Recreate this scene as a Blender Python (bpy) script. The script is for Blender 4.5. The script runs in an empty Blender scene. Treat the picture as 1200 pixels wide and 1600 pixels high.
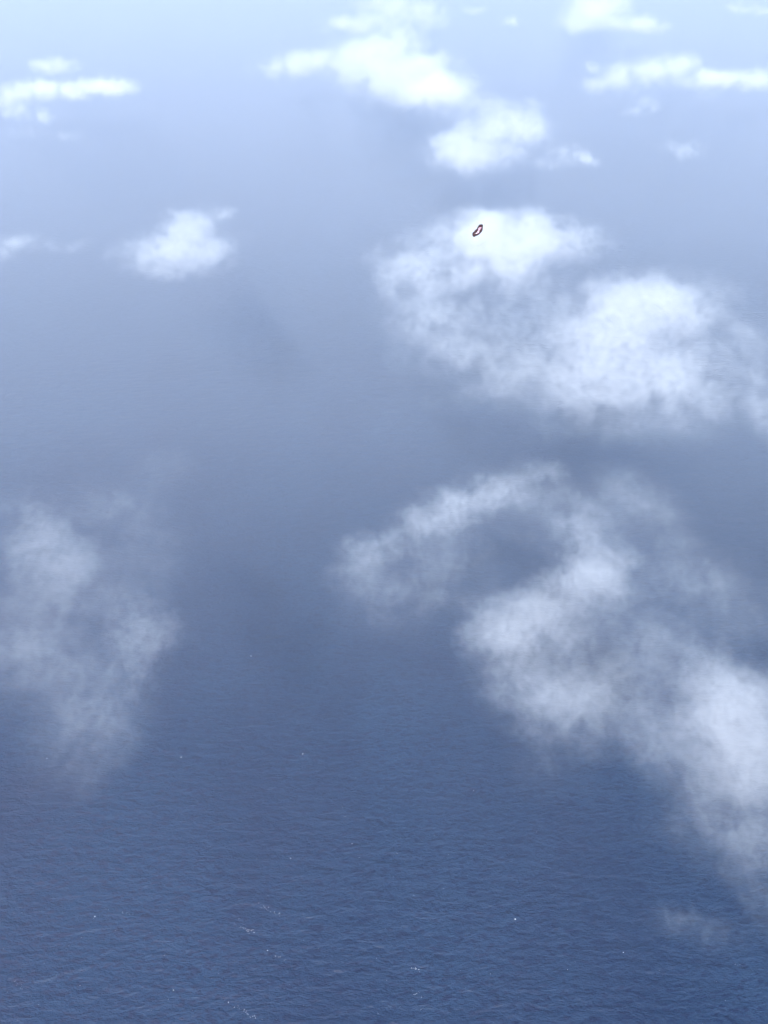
import bpy, bmesh, math, random
from mathutils import Vector, Euler, Matrix

# ------------------------------------------------------------------ camera
scene = bpy.context.scene
COL = scene.collection
CAM_Z = 2000.0
PITCH = 36.0
VFOV = 62.0
cam_data = bpy.data.cameras.new("camera")
cam = bpy.data.objects.new("camera", cam_data)
COL.objects.link(cam)
cam.location = (0, 0, CAM_Z)
cam.rotation_euler = (math.radians(90 - PITCH), 0, 0)
cam_data.sensor_fit = 'VERTICAL'
cam_data.angle = math.radians(VFOV)
cam_data.clip_start = 0.5
cam_data.clip_end = 400000.0
scene.camera = cam

# ------------------------------------------------------------------ sky and sun
SUN_EL, SUN_AZ = 43.0, -170.0      # azimuth measured clockwise from the view direction (+Y)
world = bpy.data.worlds.new("World")
scene.world = world
world.use_nodes = True
wn = world.node_tree
wn.nodes.clear()
sky = wn.nodes.new("ShaderNodeTexSky")
sky.sky_type = 'NISHITA'
sky.sun_disc = False
sky.sun_elevation = math.radians(SUN_EL)
sky.sun_rotation = math.radians(SUN_AZ)
sky.altitude = 0
sky.air_density = 1.0
sky.dust_density = 1.0
sky.ozone_density = 1.6
bg = wn.nodes.new("ShaderNodeBackground")
bg.inputs["Strength"].default_value = 0.15
wo = wn.nodes.new("ShaderNodeOutputWorld")
wn.links.new(sky.outputs[0], bg.inputs[0])
wn.links.new(bg.outputs[0], wo.inputs[0])

el, az = math.radians(SUN_EL), math.radians(SUN_AZ)
sun_dir = Vector((math.sin(az) * math.cos(el), math.cos(az) * math.cos(el), math.sin(el)))
sd = bpy.data.lights.new("sun", 'SUN')
sd.energy = 3.9
sd.angle = math.radians(0.53)
sd.color = (1.0, 0.985, 0.965)
sun = bpy.data.objects.new("sun", sd)
sun.rotation_euler = sun_dir.to_track_quat('Z', 'Y').to_euler()
COL.objects.link(sun)

scene.view_settings.view_transform = 'Standard'
scene.view_settings.look = 'None'
scene.view_settings.exposure = 1.08
scene.view_settings.gamma = 1.0
scene.view_settings.use_curve_mapping = False
cy = scene.cycles
cy.max_bounces = 16
cy.volume_bounces = 6
cy.transparent_max_bounces = 64
cy.use_adaptive_sampling = True
cy.adaptive_threshold = 0.03
cy.use_denoising = True
cy.volume_step_rate = 1.5
cy.volume_max_steps = 256

# ------------------------------------------------------------------ helpers
FPX = 800.0 / math.tan(math.radians(VFOV / 2))
ROT = Euler(cam.rotation_euler).to_matrix()


def ray(px, py):
    return (ROT @ Vector((px - 600.0, 800.0 - py, -FPX))).normalized()


def spot(px, py, z):
    """The point at altitude z that the photograph shows at this pixel; second value: metres per pixel there."""
    d = ray(px, py)
    t = (z - CAM_Z) / d.z
    p = Vector((0, 0, CAM_Z)) + d * t
    depth = t * (d @ (ROT @ Vector((0, 0, -1))))
    return p, depth / FPX


def describe(o, label=None, category=None, group=None, kind=None):
    for k, v in (("label", label), ("category", category), ("group", group), ("kind", kind)):
        if v:
            o[k] = v
    return o


def N(t, kind, **kw):
    n = t.nodes.new(kind)
    for k, v in kw.items():
        setattr(n, k, v)
    return n


def put(t, sock, v):
    if isinstance(v, bpy.types.NodeSocket):
        t.links.new(v, sock)
    else:
        sock.default_value = v


def math_node(t, op, a, b=None, c=None, clamp=False):
    n = N(t, "ShaderNodeMath", operation=op, use_clamp=clamp)
    for i, v in enumerate((a, b, c)):
        if v is not None:
            put(t, n.inputs[i], v)
    return n.outputs[0]


def vec_node(t, op, a, b=None):
    n = N(t, "ShaderNodeVectorMath", operation=op)
    put(t, n.inputs[0], a)
    if b is not None:
        put(t, n.inputs[1], b)
    return n.outputs["Value"] if op in ('LENGTH', 'DOT_PRODUCT') else n.outputs["Vector"]


# ------------------------------------------------------------------ sea
def sea_material():
    m = bpy.data.materials.new("sea_water")
    m.use_nodes = True
    t = m.node_tree
    b = t.nodes["Principled BSDF"]
    co = N(t, "ShaderNodeTexCoord").outputs["Object"]

    def noise(scale, detail, rough, stretch, rot=0.0, dist=0.0, off=(0, 0, 0)):
        mp = N(t, "ShaderNodeMapping")
        mp.inputs["Rotation"].default_value = (0, 0, math.radians(rot))
        mp.inputs["Scale"].default_value = stretch
        mp.inputs["Location"].default_value = off
        t.links.new(co, mp.inputs["Vector"])
        n = N(t, "ShaderNodeTexNoise")
        n.inputs["Scale"].default_value = scale
        n.inputs["Detail"].default_value = detail
        n.inputs["Roughness"].default_value = rough
        n.inputs["Distortion"].default_value = dist
        t.links.new(mp.outputs[0], n.inputs["Vector"])
        return n.outputs["Fac"]

    # swell: long crests lying mostly across the view, wind waves on top, chop last
    swell = noise(1 / 26.0, 3, .5, (0.42, 1, 1), 7, .25)
    waves = noise(1 / 8.0, 3, .6, (0.6, 1, 1), -9, .2, (40, 9, 0))
    chop = noise(1 / 3.2, 3, .62, (0.6, 1, 1), 28, .15, (3, 77, 0))
    roll = noise(1 / 62.0, 2, .5, (0.30, 1, 1), 5, .2, (9, 31, 0))
    h = math_node(t, 'MULTIPLY', swell, 6.8)
    h = math_node(t, 'MULTIPLY_ADD', roll, 3.5, h)
    h = math_node(t, 'MULTIPLY_ADD', waves, 2.2, h)
    h = math_node(t, 'MULTIPLY_ADD', chop, .5, h)
    bump = N(t, "ShaderNodeBump")
    bump.inputs["Strength"].default_value = 1.0
    bump.inputs["Distance"].default_value = 1.0
    t.links.new(h, bump.inputs["Height"])
    t.links.new(bump.outputs[0], b.inputs["Normal"])
    # pale haze veil at left painted into the water colour, clear blue at right
    sep = N(t, "ShaderNodeSeparateXYZ")
    t.links.new(co, sep.inputs[0])
    veil_tint = math_node(t, 'MULTIPLY_ADD', sep.outputs[0], -1 / 3600.0, -0.05)
    veil_tint = math_node(t, 'MULTIPLY_ADD', noise(1 / 1500.0, 4, .6, (1, 0.6, 1), 20, .5), 1.1, veil_tint, clamp=True)
    ramp = N(t, "ShaderNodeValToRGB")
    ramp.color_ramp.elements[0].position = .15
    ramp.color_ramp.elements[0].color = (0.0000, 0.0062, 0.030, 1)
    ramp.color_ramp.elements[1].position = .85
    ramp.color_ramp.elements[1].color = (0.0220, 0.0235, 0.050, 1)
    t.links.new(veil_tint, ramp.inputs[0])
    # sky reflections on wave facets painted into the colour: pale crests, dark troughs
    ridge_shading = math_node(t, 'ABSOLUTE', math_node(t, 'MULTIPLY_ADD', noise(1 / 15.0, 4, .65, (0.45, 1, 1), -7, .3, (11, 5, 0)), 2.0, -1.0))
    ridge_shading = math_node(t, 'SUBTRACT', 1.0, math_node(t, 'MULTIPLY', ridge_shading, 4.0), clamp=True)
    ripple_shading = math_node(t, 'MULTIPLY_ADD', noise(1 / 3.0, 3, .75, (0.85, 1, 1), 24, .1, (7, 2, 0)), 4.6, -2.1, clamp=True)
    gust = math_node(t, 'MULTIPLY_ADD', noise(1 / 420.0, 3, .55, (1, 0.5, 1), 12, .6, (1, 8, 0)), 2.4, -.55, clamp=True)
    crest = math_node(t, 'MULTIPLY', ridge_shading, math_node(t, 'MULTIPLY_ADD', gust, .7, .3))
    crest = math_node(t, 'MULTIPLY_ADD', ripple_shading, .5, math_node(t, 'MULTIPLY', crest, .7), clamp=True)
    mix = N(t, "ShaderNodeMix", data_type='RGBA')
    t.links.new(crest, mix.inputs["Factor"])
    t.links.new(ramp.outputs[0], mix.inputs[6])
    mix.inputs[7].default_value = (0.020, 0.044, 0.088, 1)
    t.links.new(mix.outputs[2], b.inputs["Base Color"])
    b.inputs["Roughness"].default_value = 0.4
    b.inputs["IOR"].default_value = 1.333
    return m


def build_sea():
    S = 160000.0
    me = bpy.data.meshes.new("sea")
    n = 24
    vs, fs = [], []
    for j in range(n + 1):
        for i in range(n + 1):
            vs.append((-S + 2 * S * i / n, -S + 2 * S * j / n, 0))
    for j in range(n):
        for i in range(n):
            a = j * (n + 1) + i
            fs.append((a, a + 1, a + n + 2, a + n + 1))
    me.from_pydata(vs, [], fs)
    me.materials.append(sea_material())
    o = bpy.data.objects.new("sea_water", me)
    COL.objects.link(o)
    describe(o, "open blue sea with fine wind waves, seen from high above", kind="structure")


build_sea()


# ------------------------------------------------------------------ haze
def air_material(name, density, color, g):
    m = bpy.data.materials.new(name)
    m.use_nodes = True
    t = m.node_tree
    t.nodes.clear()
    out = N(t, "ShaderNodeOutputMaterial")
    v = N(t, "ShaderNodeVolumePrincipled")
    v.inputs["Color"].default_value = color
    v.inputs["Density"].default_value = density
    v.inputs["Anisotropy"].default_value = g
    t.links.new(v.outputs[0], out.inputs["Volume"])
    return m


HAZE = 1.1e-5
BANK = 3.4e-4


def build_haze():
    S = 170000.0
    me = bpy.data.meshes.new("haze")
    z0, z1 = -1.0, CAM_Z + 30
    vs = [(x, y, z) for z in (z0, z1) for x, y in ((-S, -S), (S, -S), (S, S), (-S, S))]
    me.from_pydata(vs, [], [(3, 2, 1, 0), (4, 5, 6, 7), (0, 1, 5, 4), (1, 2, 6, 5), (2, 3, 7, 6), (3, 0, 4, 7)])
    me.materials.append(air_material("haze", HAZE, (0.67, 0.80, 0.95, 1), 0.25))
    o = bpy.data.objects.new("haze", me)
    COL.objects.link(o)
    describe(o, kind="stuff")


def build_lightening_mist():
    """Mist added to lighten the farther sea: it starts as nothing below the aircraft and grows thicker with distance."""
    prof = [(-60000, 1.0), (700, 2.0), (1500, 130.0), (2500, 560.0), (4000, 720.0), (6500, 760.0), (12000, 780.0), (150000, 800.0)]
    X = 150000.0
    top = [(x, y, z) for y, z in prof for x in (-X, X)]
    bot = [(x, y, 0.4) for y, z in prof for x in (-X, X)]
    n = len(prof)
    vs = top + bot
    B = 2 * n
    fs = []
    for i in range(n - 1):
        a = 2 * i
        fs.append((a, a + 1, a + 3, a + 2))
        fs.append((B + a, B + a + 2, B + a + 3, B + a + 1))
        fs.append((a, a + 2, B + a + 2, B + a))
        fs.append((a + 1, B + a + 1, B + a + 3, a + 3))
    fs.append((0, B, B + 1, 1))
    a = 2 * (n - 1)
    fs.append((a, a + 1, B + a + 1, B + a))
    me = bpy.data.meshes.new("lightening_mist")
    me.from_pydata(vs, [], fs)
    me.materials.append(air_material("mist", BANK, (0.67, 0.735, 0.84, 1), 0.1))
    o = bpy.data.objects.new("lightening_mist", me)
    COL.objects.link(o)
    describe(o, kind="stuff")


build_haze()
build_lightening_mist()


# ------------------------------------------------------------------ clouds
def skin_material():
    """Cloud outline: a closed sheet of nothing but clear air; the droplets are the volume inside it."""
    m = bpy.data.materials.new("cloud_edge")
    m.use_nodes = True
    t = m.node_tree
    t.nodes.clear()
    out = N(t, "ShaderNodeOutputMaterial")
    mix = N(t, "ShaderNodeMixShader")
    mix.inputs[0].default_value = 0.0
    a = N(t, "ShaderNodeBsdfTransparent")
    b = N(t, "ShaderNodeBsdfDiffuse")
    t.links.new(a.outputs[0], mix.inputs[1])
    t.links.new(b.outputs[0], mix.inputs[2])
    t.links.new(mix.outputs[0], out.inputs["Surface"])
    return m


SKIN = skin_material()


def droplets_material(density):
    m = bpy.data.materials.new("cloud_droplets")
    m.use_nodes = True
    t = m.node_tree
    t.nodes.clear()
    out = N(t, "ShaderNodeOutputMaterial")
    v = N(t, "ShaderNodeVolumePrincipled")
    v.inputs["Color"].default_value = (0.997, 0.998, 1.0, 1)
    v.inputs["Density"].default_value = density
    v.inputs["Anisotropy"].default_value = 0.35
    t.links.new(v.outputs[0], out.inputs["Volume"])
    return m


def cloud_field(t, puffs, L, warp, seed, b, lo, g, stretch, veil, fray, outline=False):
    """Droplet density from 0 to 1 at Position: soft puffs, pulled about by turbulence and broken up by fractal noise."""
    pos = N(t, "GeometryNodeInputPosition").outputs[0]
    shifted = vec_node(t, 'ADD', pos, (seed * 913.7, seed * 377.1, seed * 151.3))
    wt = N(t, "ShaderNodeTexNoise")
    t.links.new(shifted, wt.inputs["Vector"])
    wt.inputs["Scale"].default_value = 1.0 / L
    wt.inputs["Detail"].default_value = 5.0
    wt.inputs["Roughness"].default_value = 0.68
    off = vec_node(t, 'SUBTRACT', wt.outputs["Color"], (0.5, 0.5, 0.5))
    off = vec_node(t, 'MULTIPLY', off, (warp * L, warp * L, warp * L * .6))
    p = vec_node(t, 'ADD', pos, off)
    total = None
    for c, r, w in puffs:
        q = vec_node(t, 'SUBTRACT', p, tuple(c))
        q = vec_node(t, 'MULTIPLY', q, (1 / r[0], 1 / r[1], 1 / r[2]))
        q = vec_node(t, 'DOT_PRODUCT', q, q)
        s = math_node(t, 'SUBTRACT', 1.0, q, clamp=True)
        s = math_node(t, 'MULTIPLY', math_node(t, 'MULTIPLY', s, s), w * 1.15)
        total = s if total is None else math_node(t, 'ADD', total, s)
    total = math_node(t, 'MINIMUM', total, 2.4)
    q = vec_node(t, 'MULTIPLY', vec_node(t, 'ADD', shifted, off), stretch)
    ft = N(t, "ShaderNodeTexNoise")
    t.links.new(q, ft.inputs["Vector"])
    ft.inputs["Scale"].default_value = 1.15 / L
    ft.inputs["Detail"].default_value = 7.0
    ft.inputs["Roughness"].default_value = 0.6
    ft.inputs["Distortion"].default_value = 0.35
    if outline:                      # the skin follows the puffs more than the holes between the filaments
        b, lo = .35, 0.53
    e = math_node(t, 'MULTIPLY_ADD', total, b, ft.outputs["Fac"])
    e = math_node(t, 'SUBTRACT', e, lo)
    e = math_node(t, 'MULTIPLY', e, g, clamp=True)
    # a second, much finer turbulence frays what is left; a thin veil remains between the filaments
    fine = N(t, "ShaderNodeTexNoise")
    t.links.new(q, fine.inputs["Vector"])
    fine.inputs["Scale"].default_value = 5.0 / L
    fine.inputs["Detail"].default_value = 5.0
    fine.inputs["Roughness"].default_value = 0.6
    fine.inputs["Distortion"].default_value = 0.6
    f = math_node(t, 'MULTIPLY_ADD', fine.outputs["Fac"], fray, .5 - .5 * fray, clamp=True)
    f = math_node(t, 'MULTIPLY_ADD', total, .22, f, clamp=True)
    body = math_node(t, 'MULTIPLY', math_node(t, 'MULTIPLY', e, f), 1.25)
    veil = 0.0 if outline else veil
    return math_node(t, 'MULTIPLY', math_node(t, 'ADD', body, veil), math_node(t, 'POWER', total, 1.2))


THIN = .6


def keep_largest(me):
    """Drop the loose crumbs of a closed skin, keep its one big piece."""
    n = len(me.vertices)
    root = list(range(n))

    def find(i):
        while root[i] != i:
            root[i] = root[root[i]]
            i = root[i]
        return i
    for e in me.edges:
        a, b_ = find(e.vertices[0]), find(e.vertices[1])
        if a != b_:
            root[a] = b_
    size = {}
    for i in range(n):
        r = find(i)
        size[r] = size.get(r, 0) + 1
    if len(size) < 2:
        return
    best = max(size, key=size.get)
    bm = bmesh.new()
    bm.from_mesh(me)
    bm.verts.ensure_lookup_table()
    bmesh.ops.delete(bm, geom=[v for v in bm.verts if find(v.index) != best], context='VERTS')
    bm.to_mesh(me)
    bm.free()


def cloud_piece(name, puffs_px, alt, tau, Lpx=56, warp=1.0, seed=1, b=.15, lo=.545, g=9.0,
                stretch=(1.25, .8, 1), res=200, parent=None, flat=.3, grow=1.42, veil=.12, deep=2.2, fray=4.4):
    """puffs_px: (px, py, rx, ry, weight[, lift]) - where each puff stands in the cloud layer and how large it looks."""
    pts = []
    for pf in puffs_px:
        px, py, rx, ry, w = pf[:5]
        z = alt
        p, k = spot(px, py, z)
        e = -math.asin(ray(px, py).z)
        rx, ry = rx * grow, ry * grow
        Rx = rx * k
        Rz = min(flat * Rx, 0.9 * ry * k / math.cos(e))
        Ry = math.sqrt(max((ry * k) ** 2 - (Rz * math.cos(e)) ** 2, 0)) / math.sin(e)
        Ry = min(max(Ry, 0.5 * Rx), deep * Rx)
        if len(pf) > 5:
            p.z += pf[5] * Rz
        pts.append((p, Vector((Rx, Ry, Rz)), w, k))
    lo_ = Vector([min(p[i] - r[i] for p, r, _, _ in pts) for i in range(3)])
    hi_ = Vector([max(p[i] + r[i] for p, r, _, _ in pts) for i in range(3)])
    origin = (lo_ + hi_) / 2
    kk = sum(x[3] for x in pts) / len(pts)
    L = Lpx * kk
    pad = warp * L * .22
    lo_ -= Vector((pad,) * 3)
    hi_ += Vector((pad,) * 3)
    half = (hi_ - lo_) / 2
    origin = (lo_ + hi_) / 2
    step = max(half) * 2 / res
    D = THIN * tau / (sorted(x[1].z for x in pts)[len(pts) // 2])
    local = [(p - origin, r, w) for p, r, w, _ in pts]

    def tree(steps, hull):
        t = bpy.data.node_groups.new("cloud_field", "GeometryNodeTree")
        t.interface.new_socket("Geometry", in_out='INPUT', socket_type='NodeSocketGeometry')
        t.interface.new_socket("Geometry", in_out='OUTPUT', socket_type='NodeSocketGeometry')
        gi, go = N(t, "NodeGroupInput"), N(t, "NodeGroupOutput")
        vc = N(t, "GeometryNodeVolumeCube")
        t.links.new(cloud_field(t, local, L, warp, seed, b, lo, g, stretch, veil, fray, hull), vc.inputs["Density"])
        vc.inputs["Min"].default_value = -half
        vc.inputs["Max"].default_value = half
        for ax, s in zip("XYZ", range(3)):
            vc.inputs["Resolution " + ax].default_value = max(8, int(2 * half[s] / steps))
        if hull:
            vm = N(t, "GeometryNodeVolumeToMesh")
            vm.inputs["Threshold"].default_value = 0.05
            vm.inputs["Adaptivity"].default_value = 0.1
            t.links.new(vc.outputs[0], vm.inputs[0])
            t.links.new(vm.outputs[0], go.inputs[0])
        else:
            sm = N(t, "GeometryNodeSetMaterial")
            sm.inputs["Material"].default_value = droplets_material(D)
            t.links.new(vc.outputs[0], sm.inputs[0])
            t.links.new(sm.outputs[0], go.inputs[0])
        return t

    tmp = bpy.data.objects.new("tmp", bpy.data.meshes.new("tmp"))
    COL.objects.link(tmp)
    md = tmp.modifiers.new("f", 'NODES')
    md.node_group = tree(step * 3.2, True)
    dg = bpy.context.evaluated_depsgraph_get()
    me = bpy.data.meshes.new_from_object(tmp.evaluated_get(dg))
    bpy.data.objects.remove(tmp)
    keep_largest(me)
    me.name = name
    me.materials.clear()
    me.materials.append(SKIN)
    o = bpy.data.objects.new(name, me)
    COL.objects.link(o)
    if parent is not None:
        o.parent = parent
        o.location = origin - parent.location
    else:
        o.location = origin
    dv = bpy.data.objects.new("droplets", bpy.data.volumes.new("droplets"))
    COL.objects.link(dv)
    dv.parent = o
    dv["kind"] = "stuff"
    md = dv.modifiers.new("droplets", 'NODES')
    md.node_group = tree(step, False)
    print(name, [int(2 * h / step) for h in half], "L", round(L), "D", round(D, 5), "hull", len(me.polygons))
    return o


GROUP = "small fair weather clouds over the sea"
ALT = 1000.0
TAU = 1.15


def cloud(label, body, wisps=(), group=GROUP, alt=ALT, **kw):
    kw.setdefault("tau", TAU)
    o = cloud_piece("cloud", body, alt, **kw)
    describe(o, label, "cloud", group)
    for w, wk in wisps:
        if wk.get("tau", 0) == FAR["tau"]:
            wk["tau"] = 1.2
        wk.setdefault("tau", TAU)
        cloud_piece("wisp", w, alt, parent=o, **wk)
    return o


FAR = dict(flat=.5, tau=1.9, b=.15, lo=.54, g=12.0, veil=.09, grow=1.5, deep=.75, warp=1.5, fray=5.0)

# far clouds, near the horizon
cloud("brilliant white heaped cloud at top centre with a rounded knob on its left end",
      [(450, 103, 52, 24, .9), (418, 110, 32, 12, .6), (480, 96, 32, 22, .9), (545, 95, 55, 38, 1), (590, 85, 60, 42, 1),
       (620, 70, 50, 38, 1), (600, 118, 80, 36, 1), (670, 108, 55, 48, 1), (685, 138, 60, 38, .9), (640, 142, 75, 28, .8),
       (725, 145, 45, 26, .6)],
      [([(735, 158, 46, 22, .5), (700, 172, 40, 16, .4), (770, 165, 36, 18, .4)], dict(seed=2, Lpx=30, res=120, **FAR))],
      **FAR, seed=1, Lpx=39, res=230)
cloud("thin flat white cloud just above the heaped one, torn into streaks",
      [(545, 40, 48, 15, .8), (590, 32, 50, 15, .7), (625, 48, 38, 15, .7), (610, 8, 60, 13, .7), (660, 14, 45, 15, .6),
       (670, 35, 40, 14, .5), (630, 22, 60, 14, .6)], **FAR, seed=3, Lpx=34, res=180)
cloud("bright white flat based cloud cut by the top of the picture",
      [(925, 20, 52, 30, 1), (905, 37, 42, 14, .9), (950, 8, 42, 24, 1), (985, 36, 52, 15, .9), (1018, 38, 32, 10, .6),
       (930, -8, 45, 18, .9)], **FAR, seed=4, Lpx=34, res=180)
cloud("long ragged white band of cloud reaching the right edge",
      [(925, 106, 19, 28, .85), (935, 132, 38, 17, .65), (980, 118, 44, 23, .8), (1030, 110, 42, 26, .9), (1066, 101, 34, 25, 1.1),
       (1088, 124, 46, 16, .65), (1122, 121, 34, 22, .8), (1158, 127, 38, 16, .66), (1192, 122, 36, 20, .75), (1215, 130, 40, 14, .55),
       (1110, 148, 22, 10, .4)],
      **FAR, seed=5, Lpx=33, res=230)
cloud("soft sloping cloud between the heaped top cloud and the dark loop",
      [(760, 218, 78, 46, .8), (800, 190, 62, 40, .8), (828, 205, 42, 38, .8), (710, 240, 58, 34, .7), (745, 250, 70, 24, .6),
       (690, 222, 42, 20, .45)],
      [([(885, 240, 45, 18, .5), (918, 250, 22, 17, .6), (860, 256, 38, 13, .4)], dict(seed=7, Lpx=28, res=110)),
       ([(832, 160, 18, 15, .5), (790, 165, 30, 12, .35)], dict(seed=8, Lpx=22, res=80))],
      **FAR, seed=6, Lpx=39, res=200)
cloud("faint small scrap of cloud just below the ragged white band",
      [(1015, 163, 30, 13, .5), (985, 174, 28, 9, .4)], **FAR, seed=9, Lpx=24, res=90)
cloud("faint round puff alone near the right edge",
      [(1074, 235, 30, 17, .55), (1045, 228, 26, 11, .35)], **FAR, seed=10, Lpx=24, res=90)
cloud("tiny white puff in the upper right corner",
      [(1160, 12, 26, 10, .8), (1192, 18, 20, 8, .6)], **FAR, seed=11, Lpx=22, res=80)
cloud("tiny pale puff halfway between the two white top clouds",
      [(797, 33, 20, 9, .6)], **FAR, seed=12, Lpx=19, res=60)
cloud("barely visible speck of cloud beside the torn thin cloud",
      [(738, 16, 20, 8, .5)], **FAR, seed=13, Lpx=19, res=60)
cloud("small pale puff floating above the left streak of cloud",
      [(88, 102, 36, 15, .8), (60, 100, 22, 9, .5)], **FAR, seed=14, Lpx=27, res=90)
cloud("long white streak of cloud at the left edge with a brighter right end",
      [(184, 137, 33, 27, 1), (150, 135, 34, 19, .8), (118, 141, 40, 16, .72), (80, 141, 40, 17, .72), (46, 140, 34, 19, .72),
       (14, 148, 34, 26, .8), (22, 172, 32, 20, .7), (66, 179, 26, 20, .85), (-10, 156, 40, 22, .7)],
      [([(105, 212, 28, 10, .35), (40, 206, 34, 11, .35)], dict(seed=16, Lpx=24, res=90))],
      **FAR, seed=15, Lpx=34, res=200)

# middle distance
MID = dict(tau=.70, lo=.525, g=8.0, veil=.16)
THINMID = dict(tau=.6, lo=.51, g=8.0, veil=.25)
cloud("compact white cloud alone on the left with a frayed lower edge",
      [(275, 368, 50, 44, .85), (315, 348, 46, 32, .75), (345, 388, 46, 34, .6), (300, 400, 60, 34, .8), (240, 400, 50, 32, .65),
       (203, 388, 40, 32, .5), (275, 338, 28, 18, .6), (260, 425, 64, 14, .45)],
      [([(350, 332, 26, 12, .4)], dict(seed=18, Lpx=24, res=60))],
      seed=17, Lpx=42, res=200, **dict(MID, tau=.44))
cloud("faint thin cloud at the left edge beside the compact white one",
      [(30, 378, 40, 17, .5), (0, 392, 36, 25, .5), (78, 385, 44, 14, .4), (120, 385, 24, 12, .35)], seed=19, Lpx=32, res=130,
      **dict(THINMID, tau=.5))
cloud("broad bright cloud right of centre, its head behind the dark loop",
      [(790, 375, 78, 48, 1), (740, 360, 50, 34, .7), (690, 375, 64, 38, .6), (620, 400, 56, 28, .6), (860, 372, 56, 48, .8), (915, 368, 50, 32, .65),
       (760, 335, 44, 22, .6), (830, 335, 40, 24, .7), (700, 425, 95, 42, .6), (800, 425, 90, 44, .6), (640, 450, 66, 44, .55)],
      [([(740, 500, 120, 56, .55), (680, 560, 75, 40, .5), (780, 560, 100, 50, .5), (650, 500, 70, 46, .45), (830, 600, 90, 48, .45),
         (720, 610, 90, 40, .35), (860, 470, 70, 40, .45)],
        dict(seed=21, res=230, **THINMID))],
      seed=20, res=270, **MID)
cloud("large ragged white cloud at right, below and right of the dark loop",
      [(1005, 475, 84, 54, .95), (1065, 465, 72, 46, .75), (930, 510, 84, 60, .7), (870, 545, 84, 60, .65), (1130, 530, 66, 54, .65),
       (1000, 550, 110, 66, .7), (1000, 620, 124, 60, .6), (1085, 600, 94, 62, .6), (900, 610, 100, 58, .65), (950, 460, 50, 34, .6)],
      [([(1175, 520, 56, 60, .42), (1160, 600, 66, 60, .42), (1040, 665, 110, 34, .42), (900, 670, 90, 30, .38), (1120, 450, 60, 30, .35)],
        dict(seed=23, res=200, **THINMID))],
      seed=22, res=280, **MID)
cloud("thin veil of cloud cut by the right edge at mid height",
      [(1198, 655, 44, 64, .6), (1192, 600, 40, 50, .5)], seed=24, Lpx=44, res=100, **THINMID)

# near clouds, low in the picture
NEAR = dict(tau=.36, lo=.515, g=6.5, veil=.28)
THINNEAR = dict(tau=.36, lo=.50, g=6.0, veil=.45, Lpx=64)
cloud("wispy arched cloud curving up over a dark gap in the middle right",
      [(552, 862, 38, 36, .7), (592, 856, 52, 34, .7), (640, 832, 54, 40, .75), (686, 803, 58, 42, 1), (730, 785, 56, 40, .85),
       (776, 765, 60, 42, .85), (826, 755, 56, 42, .7), (868, 742, 34, 38, .55)],
      [([(700, 850, 80, 44, .5), (565, 915, 60, 60, .45), (640, 900, 80, 46, .4), (820, 810, 80, 50, .45), (640, 950, 110, 60, .36), (730, 900, 90, 56, .4), (560, 880, 60, 50, .4)],
        dict(seed=26, res=200, **THINNEAR))],
      seed=25, res=240, **NEAR)
cloud("tall leaning cloud joined to the arched one, thick and white in its middle",
      [(930, 830, 70, 62, .75), (950, 895, 68, 56, 1.1), (900, 900, 76, 54, .85), (855, 935, 68, 50, .75), (798, 962, 72, 50, 1.25),
       (772, 1002, 66, 56, .9), (835, 1015, 96, 60, .75), (905, 975, 88, 60, .65), (880, 800, 64, 56, .6)],
      [([(985, 1020, 96, 70, .56), (965, 1100, 90, 70, .34), (1020, 1000, 70, 54, .34), (830, 1090, 90, 62, .75), (895, 1070, 100, 64, .65), (920, 1125, 100, 64, .5), (850, 1180, 70, 62, .48),
         (780, 1060, 60, 50, .45)],
        dict(seed=28, res=240, **THINNEAR)),
       ([(1010, 790, 66, 54, .5), (960, 765, 60, 50, .5), (1050, 860, 80, 70, .36), (1120, 900, 80, 60, .34), (1010, 930, 80, 70, .5), (1050, 1000, 80, 60, .45), (1150, 940, 90, 50, .34)],
        dict(seed=29, res=200, **THINNEAR))],
      seed=27, Lpx=60, res=260, **NEAR)
cloud("large soft cloud cut by the right edge, lowest and densest of all",
      [(1105, 1065, 78, 58, .9), (1160, 1085, 84, 66, 1.1), (1085, 1130, 80, 70, .9), (1145, 1175, 100, 72, 1), (1205, 1130, 84, 84, 1),
       (1118, 1232, 110, 60, .75), (1100, 1015, 64, 36, .6), (1200, 1210, 80, 76, .9)],
      [([(1190, 1275, 90, 66, .65), (1140, 1320, 90, 60, .5), (1195, 1370, 60, 90, .42), (1080, 1290, 70, 50, .42)], dict(seed=31, res=190, **THINNEAR)),
       ([(1050, 1190, 66, 70, .6), (1005, 1130, 60, 66, .5), (1030, 1070, 60, 50, .45), (1150, 980, 90, 50, .4)], dict(seed=32, res=190, **THINNEAR))],
      seed=30, Lpx=66, res=250, **dict(NEAR, tau=.31))
cloud("faint shred of mist at lower right, beneath the largest soft cloud",
      [(1048, 1437, 50, 26, .5), (1112, 1456, 60, 34, .4), (1190, 1410, 44, 54, .5)], seed=33, res=140,
      **dict(THINNEAR, tau=.26, Lpx=48))
cloud("soft grey white cloud at the left edge, rounded on its right side",
      [(92, 858, 72, 54, 1), (60, 832, 60, 44, .8), (122, 885, 50, 46, .9), (28, 792, 66, 36, .65), (82, 925, 84, 56, .75),
       (18, 880, 66, 84, .6)],
      [([(40, 1030, 90, 70, .55), (20, 970, 80, 70, .55), (120, 985, 90, 80, .48), (90, 1100, 90, 60, .36), (150, 900, 70, 60, .42)], dict(seed=35, res=160, **dict(THINNEAR, tau=.28))),
       ([(195, 795, 76, 38, .42), (250, 735, 60, 40, .36), (235, 850, 70, 54, .42), (150, 780, 60, 40, .4)],
        dict(seed=36, res=190, **dict(THINNEAR, tau=.26)))],
      seed=34, Lpx=60, res=220, **dict(NEAR, tau=.17))
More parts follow.
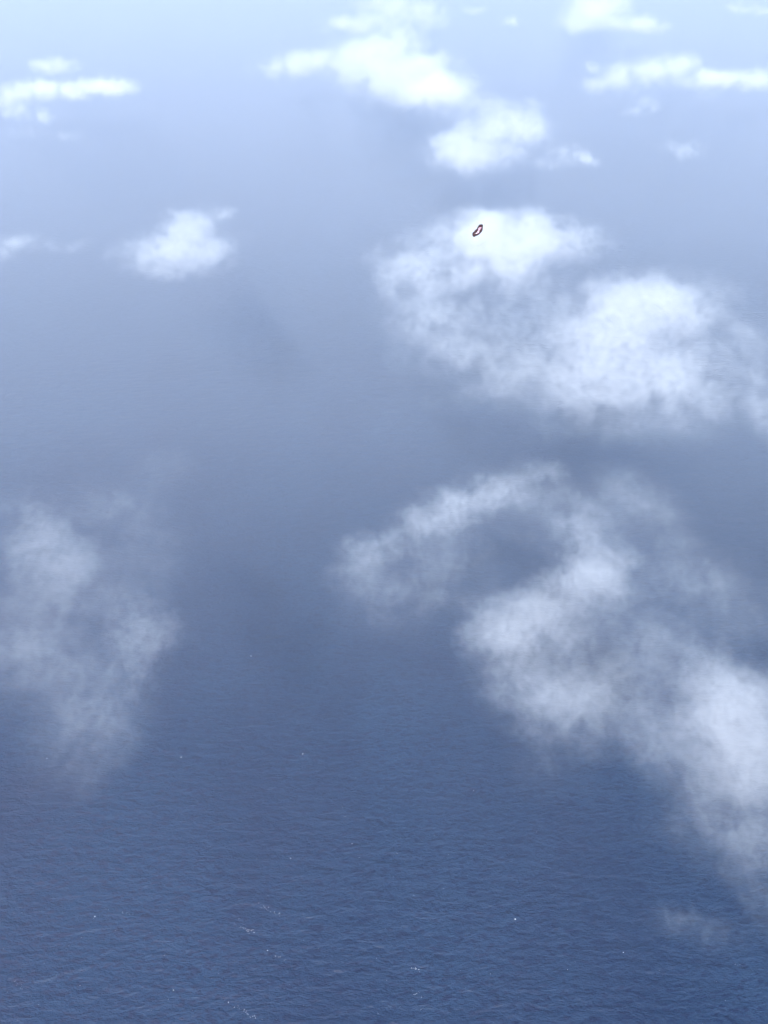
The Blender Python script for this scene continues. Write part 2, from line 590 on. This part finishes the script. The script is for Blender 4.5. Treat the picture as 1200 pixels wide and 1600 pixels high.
cloud("ragged grey white cloud hanging in tatters right of the rounded left one",
      [(212, 960, 62, 50, .66), (200, 1012, 60, 62, .7), (240, 1000, 50, 46, .6), (200, 1080, 66, 60, .7), (268, 985, 42, 38, .55),
       (175, 930, 50, 40, .5)],
      [([(178, 1135, 74, 56, .6), (120, 1190, 86, 66, .48), (95, 1110, 80, 70, .46), (140, 1050, 80, 70, .45), (240, 900, 60, 56, .38)], dict(seed=38, res=190, **dict(THINNEAR, tau=.28)))],
      seed=37, Lpx=54, res=200, **dict(NEAR, tau=.2))


# ------------------------------------------------------------------ the small dark rimmed loop in the air
def plain(name, color, rough=.6, two=None, scale=6.0):
    m = bpy.data.materials.new(name)
    m.use_nodes = True
    t = m.node_tree
    bs = t.nodes["Principled BSDF"]
    bs.inputs["Roughness"].default_value = rough
    if two is None:
        bs.inputs["Base Color"].default_value = color
    else:
        co = N(t, "ShaderNodeTexCoord").outputs["Object"]
        n = N(t, "ShaderNodeTexNoise")
        n.inputs["Scale"].default_value = scale
        n.inputs["Detail"].default_value = 3
        t.links.new(co, n.inputs["Vector"])
        r = N(t, "ShaderNodeValToRGB")
        r.color_ramp.elements[0].position, r.color_ramp.elements[1].position = .42, .56
        r.color_ramp.elements[0].color, r.color_ramp.elements[1].color = color, two
        t.links.new(n.outputs["Fac"], r.inputs[0])
        t.links.new(r.outputs[0], bs.inputs["Base Color"])
    return m


def build_loop():
    outline = [(632, 400), (612, 402), (590, 408), (566, 424), (556, 450), (540, 480), (520, 502), (500, 516), (478, 528),
               (480, 548), (493, 568), (514, 556), (546, 552), (575, 538), (595, 512), (608, 488), (622, 466), (631, 434)]
    dist = 90.0
    centre_px = (700 + 556 / 12, 320 + 486 / 12)
    base = Vector((0, 0, CAM_Z)) + ray(*centre_px) * dist
    k = dist / FPX
    fwd = ray(*centre_px)
    right = Vector((1, 0, 0))
    right = (right - fwd * right.dot(fwd)).normalized()
    up = right.cross(fwd).normalized()
    root = bpy.data.objects.new("drifting_loop", None)
    root.location = base
    root.empty_display_size = 0.3
    COL.objects.link(root)
    describe(root, "tiny bent loop with dark maroon rim and pale middle, before the broad bright cloud", "loop")

    def at(x, y):
        u, v = (x - 556) / 12 * k, -(y - 486) / 12 * k
        bow = 0.18 * math.sin(u * 3.0) + .10 * v      # it is bowed, not flat
        return right * u + up * v + fwd * bow
    pts = []
    n = len(outline)
    for i in range(n):                                # Catmull-Rom through the outline
        p0, p1, p2, p3 = (Vector(outline[(i + j) % n]) for j in (-1, 0, 1, 2))
        for s_ in range(3):
            t = s_ / 3
            q = 0.5 * ((2 * p1) + (p2 - p0) * t + (2 * p0 - 5 * p1 + 4 * p2 - p3) * t * t + (3 * p1 - p0 - 3 * p2 + p3) * t ** 3)
            pts.append(q)
    P = [at(q.x, q.y) for q in pts]
    n = len(P)
    rnd = random.Random(4)
    bm = bmesh.new()
    rings = []
    for i in range(n):
        tan = (P[(i + 1) % n] - P[i - 1]).normalized()
        side = tan.cross(fwd).normalized()
        r = k * (1.6 + .5 * math.sin(i * .45) + rnd.uniform(-.08, .08))
        rings.append([bm.verts.new(P[i] + side * r * math.cos(a) + fwd * r * math.sin(a)) for a in [j * math.pi / 4 for j in range(8)]])
    for i in range(n):
        A, B = rings[i], rings[(i + 1) % n]
        for j in range(8):
            bm.faces.new((A[j], A[(j + 1) % 8], B[(j + 1) % 8], B[j]))
    bmesh.ops.recalc_face_normals(bm, faces=bm.faces)
    me = bpy.data.meshes.new("rim")
    bm.to_mesh(me)
    for f in me.polygons:
        f.use_smooth = True
    me.materials.append(plain("dark_maroon", (0.012, 0.002, 0.004, 1), .7, (0.035, 0.006, 0.010, 1), 9.0))
    rim = bpy.data.objects.new("rim", me)
    rim.parent = root
    COL.objects.link(rim)
    bm = bmesh.new()
    for off in (-.012, .012):
        vs = [bm.verts.new(p + fwd * off) for p in P]
        es = [bm.edges.new((vs[i], vs[(i + 1) % n])) for i in range(n)]
        bmesh.ops.triangle_fill(bm, edges=es, use_beauty=True)
    me = bpy.data.meshes.new("membrane")
    bm.to_mesh(me)
    me.materials.append(plain("pale_pink_skin", (0.30, 0.16, 0.24, 1), .5, (0.85, 0.78, 0.84, 1), 5.0))
    mb = bpy.data.objects.new("membrane", me)
    mb.parent = root
    COL.objects.link(mb)


build_loop()


# ------------------------------------------------------------------ whitecaps and foam
FOAM = plain("foam", (0.62, 0.66, 0.70, 1), .9, (0.80, 0.82, 0.84, 1), .8)


def flake(bm, x, y, rx, ry, rot, rnd, h=.25):
    """A low ragged cushion of foam lying on the water."""
    c = bm.verts.new((x, y, h))
    ring = []
    m = 9
    for i in range(m):
        a = 2 * math.pi * i / m
        q = rnd.uniform(.55, 1.15)
        u, v = rx * q * math.cos(a), ry * q * math.sin(a)
        ring.append(bm.verts.new((x + u * math.cos(rot) - v * math.sin(rot), y + u * math.sin(rot) + v * math.cos(rot), .03)))
    for i in range(m):
        bm.faces.new((c, ring[i], ring[(i + 1) % m]))


CAPS = [(148, 1432, 3.2, "brightest lone whitecap, on dark water low at the left"),
        (418, 1485, 2.6, "small whitecap just below the longest streak of foam"),
        (397, 1457, 2.6, "white crest at the lower end of the longest streak of foam"),
        (805, 1436, 3.2, "lone whitecap on the deep blue water low at the right, nearest the leaning cloud"),
        (974, 1488, 2.6, "lone whitecap below the faint shred of mist at lower right"),
        (454, 1341, 2.4, "pale whitecap midway between the leaning cloud and the longest foam streak"),
        (73, 1185, 3.6, "small whitecap at far left just under the tattered cloud"),
        (283, 1183, 3.6, "small whitecap right of the lowest tatters of the ragged left cloud"),
        (473, 1178, 3.4, "whitecap on open water level with the foot of the leaning cloud"),
        (392, 1025, 4.2, "farthest whitecap, on open water between the left and right clouds"),
        (550, 1318, 2.0, "faint speck of whitecap at the middle of the near water"),
        (740, 1235, 2.2, "faint speck of whitecap below the foot of the leaning cloud"),
        (271, 1547, 2.2, "small whitecap near the bottom edge, left one of a close pair"),
        (357, 1566, 2.4, "small whitecap near the bottom edge, right one of a close pair")]


def build_foam():
    rnd = random.Random(11)
    for px, py, w, text in CAPS:
        p, k = spot(px, py, 0)
        bm = bmesh.new()
        w *= .62
        flake(bm, 0, 0, w, w * .5, rnd.uniform(-.5, .5), rnd, .6)
        me = bpy.data.meshes.new("whitecap")
        bm.to_mesh(me)
        me.materials.append(FOAM)
        o = bpy.data.objects.new("whitecap", me)
        o.location = (p.x, p.y, 0)
        COL.objects.link(o)
        describe(o, text, "whitecap", "lone whitecaps on the near water")
    bm = bmesh.new()
    for x0, y0, x1, y1, n, s_ in [(365, 1444, 398, 1458, 14, .6), (400, 1412, 440, 1431, 14, .6), (160, 1418, 210, 1430, 12, .4),
                                  (368, 1572, 402, 1592, 18, .6), (20, 1533, 52, 1556, 10, .4), (645, 1512, 670, 1520, 8, .6),
                                  (430, 1492, 446, 1500, 8, .6), (640, 1545, 662, 1562, 10, .5), (1140, 1505, 1165, 1512, 6, .3)]:
        for _ in range(n):
            t = rnd.random()
            p, k = spot(x0 + (x1 - x0) * t + rnd.gauss(0, 2), y0 + (y1 - y0) * t + rnd.gauss(0, 1.6), 0)
            flake(bm, p.x, p.y, s_ * rnd.uniform(.7, 2.2), s_ * rnd.uniform(.4, .9), rnd.uniform(-.9, .4), rnd)
    i = 0
    while i < 260:
        x, y = rnd.uniform(-40, 1240), rnd.uniform(1120, 1640)
        if rnd.random() > (y - 1000) / 600 * (1.0 if x < 720 else .45):
            continue
        i += 1
        p, k = spot(x, y, 0)
        s_ = rnd.choice((.22, .3, .4, .5))
        flake(bm, p.x, p.y, s_ * rnd.uniform(1.0, 2.4), s_ * .6, rnd.uniform(.3, 1.6), rnd)
    me = bpy.data.meshes.new("sea_foam")
    bm.to_mesh(me)
    me.materials.append(FOAM)
    o = bpy.data.objects.new("sea_foam", me)
    COL.objects.link(o)
    describe(o, "scattered white foam flecks and thin foam streaks on the near water", kind="stuff")


build_foam()
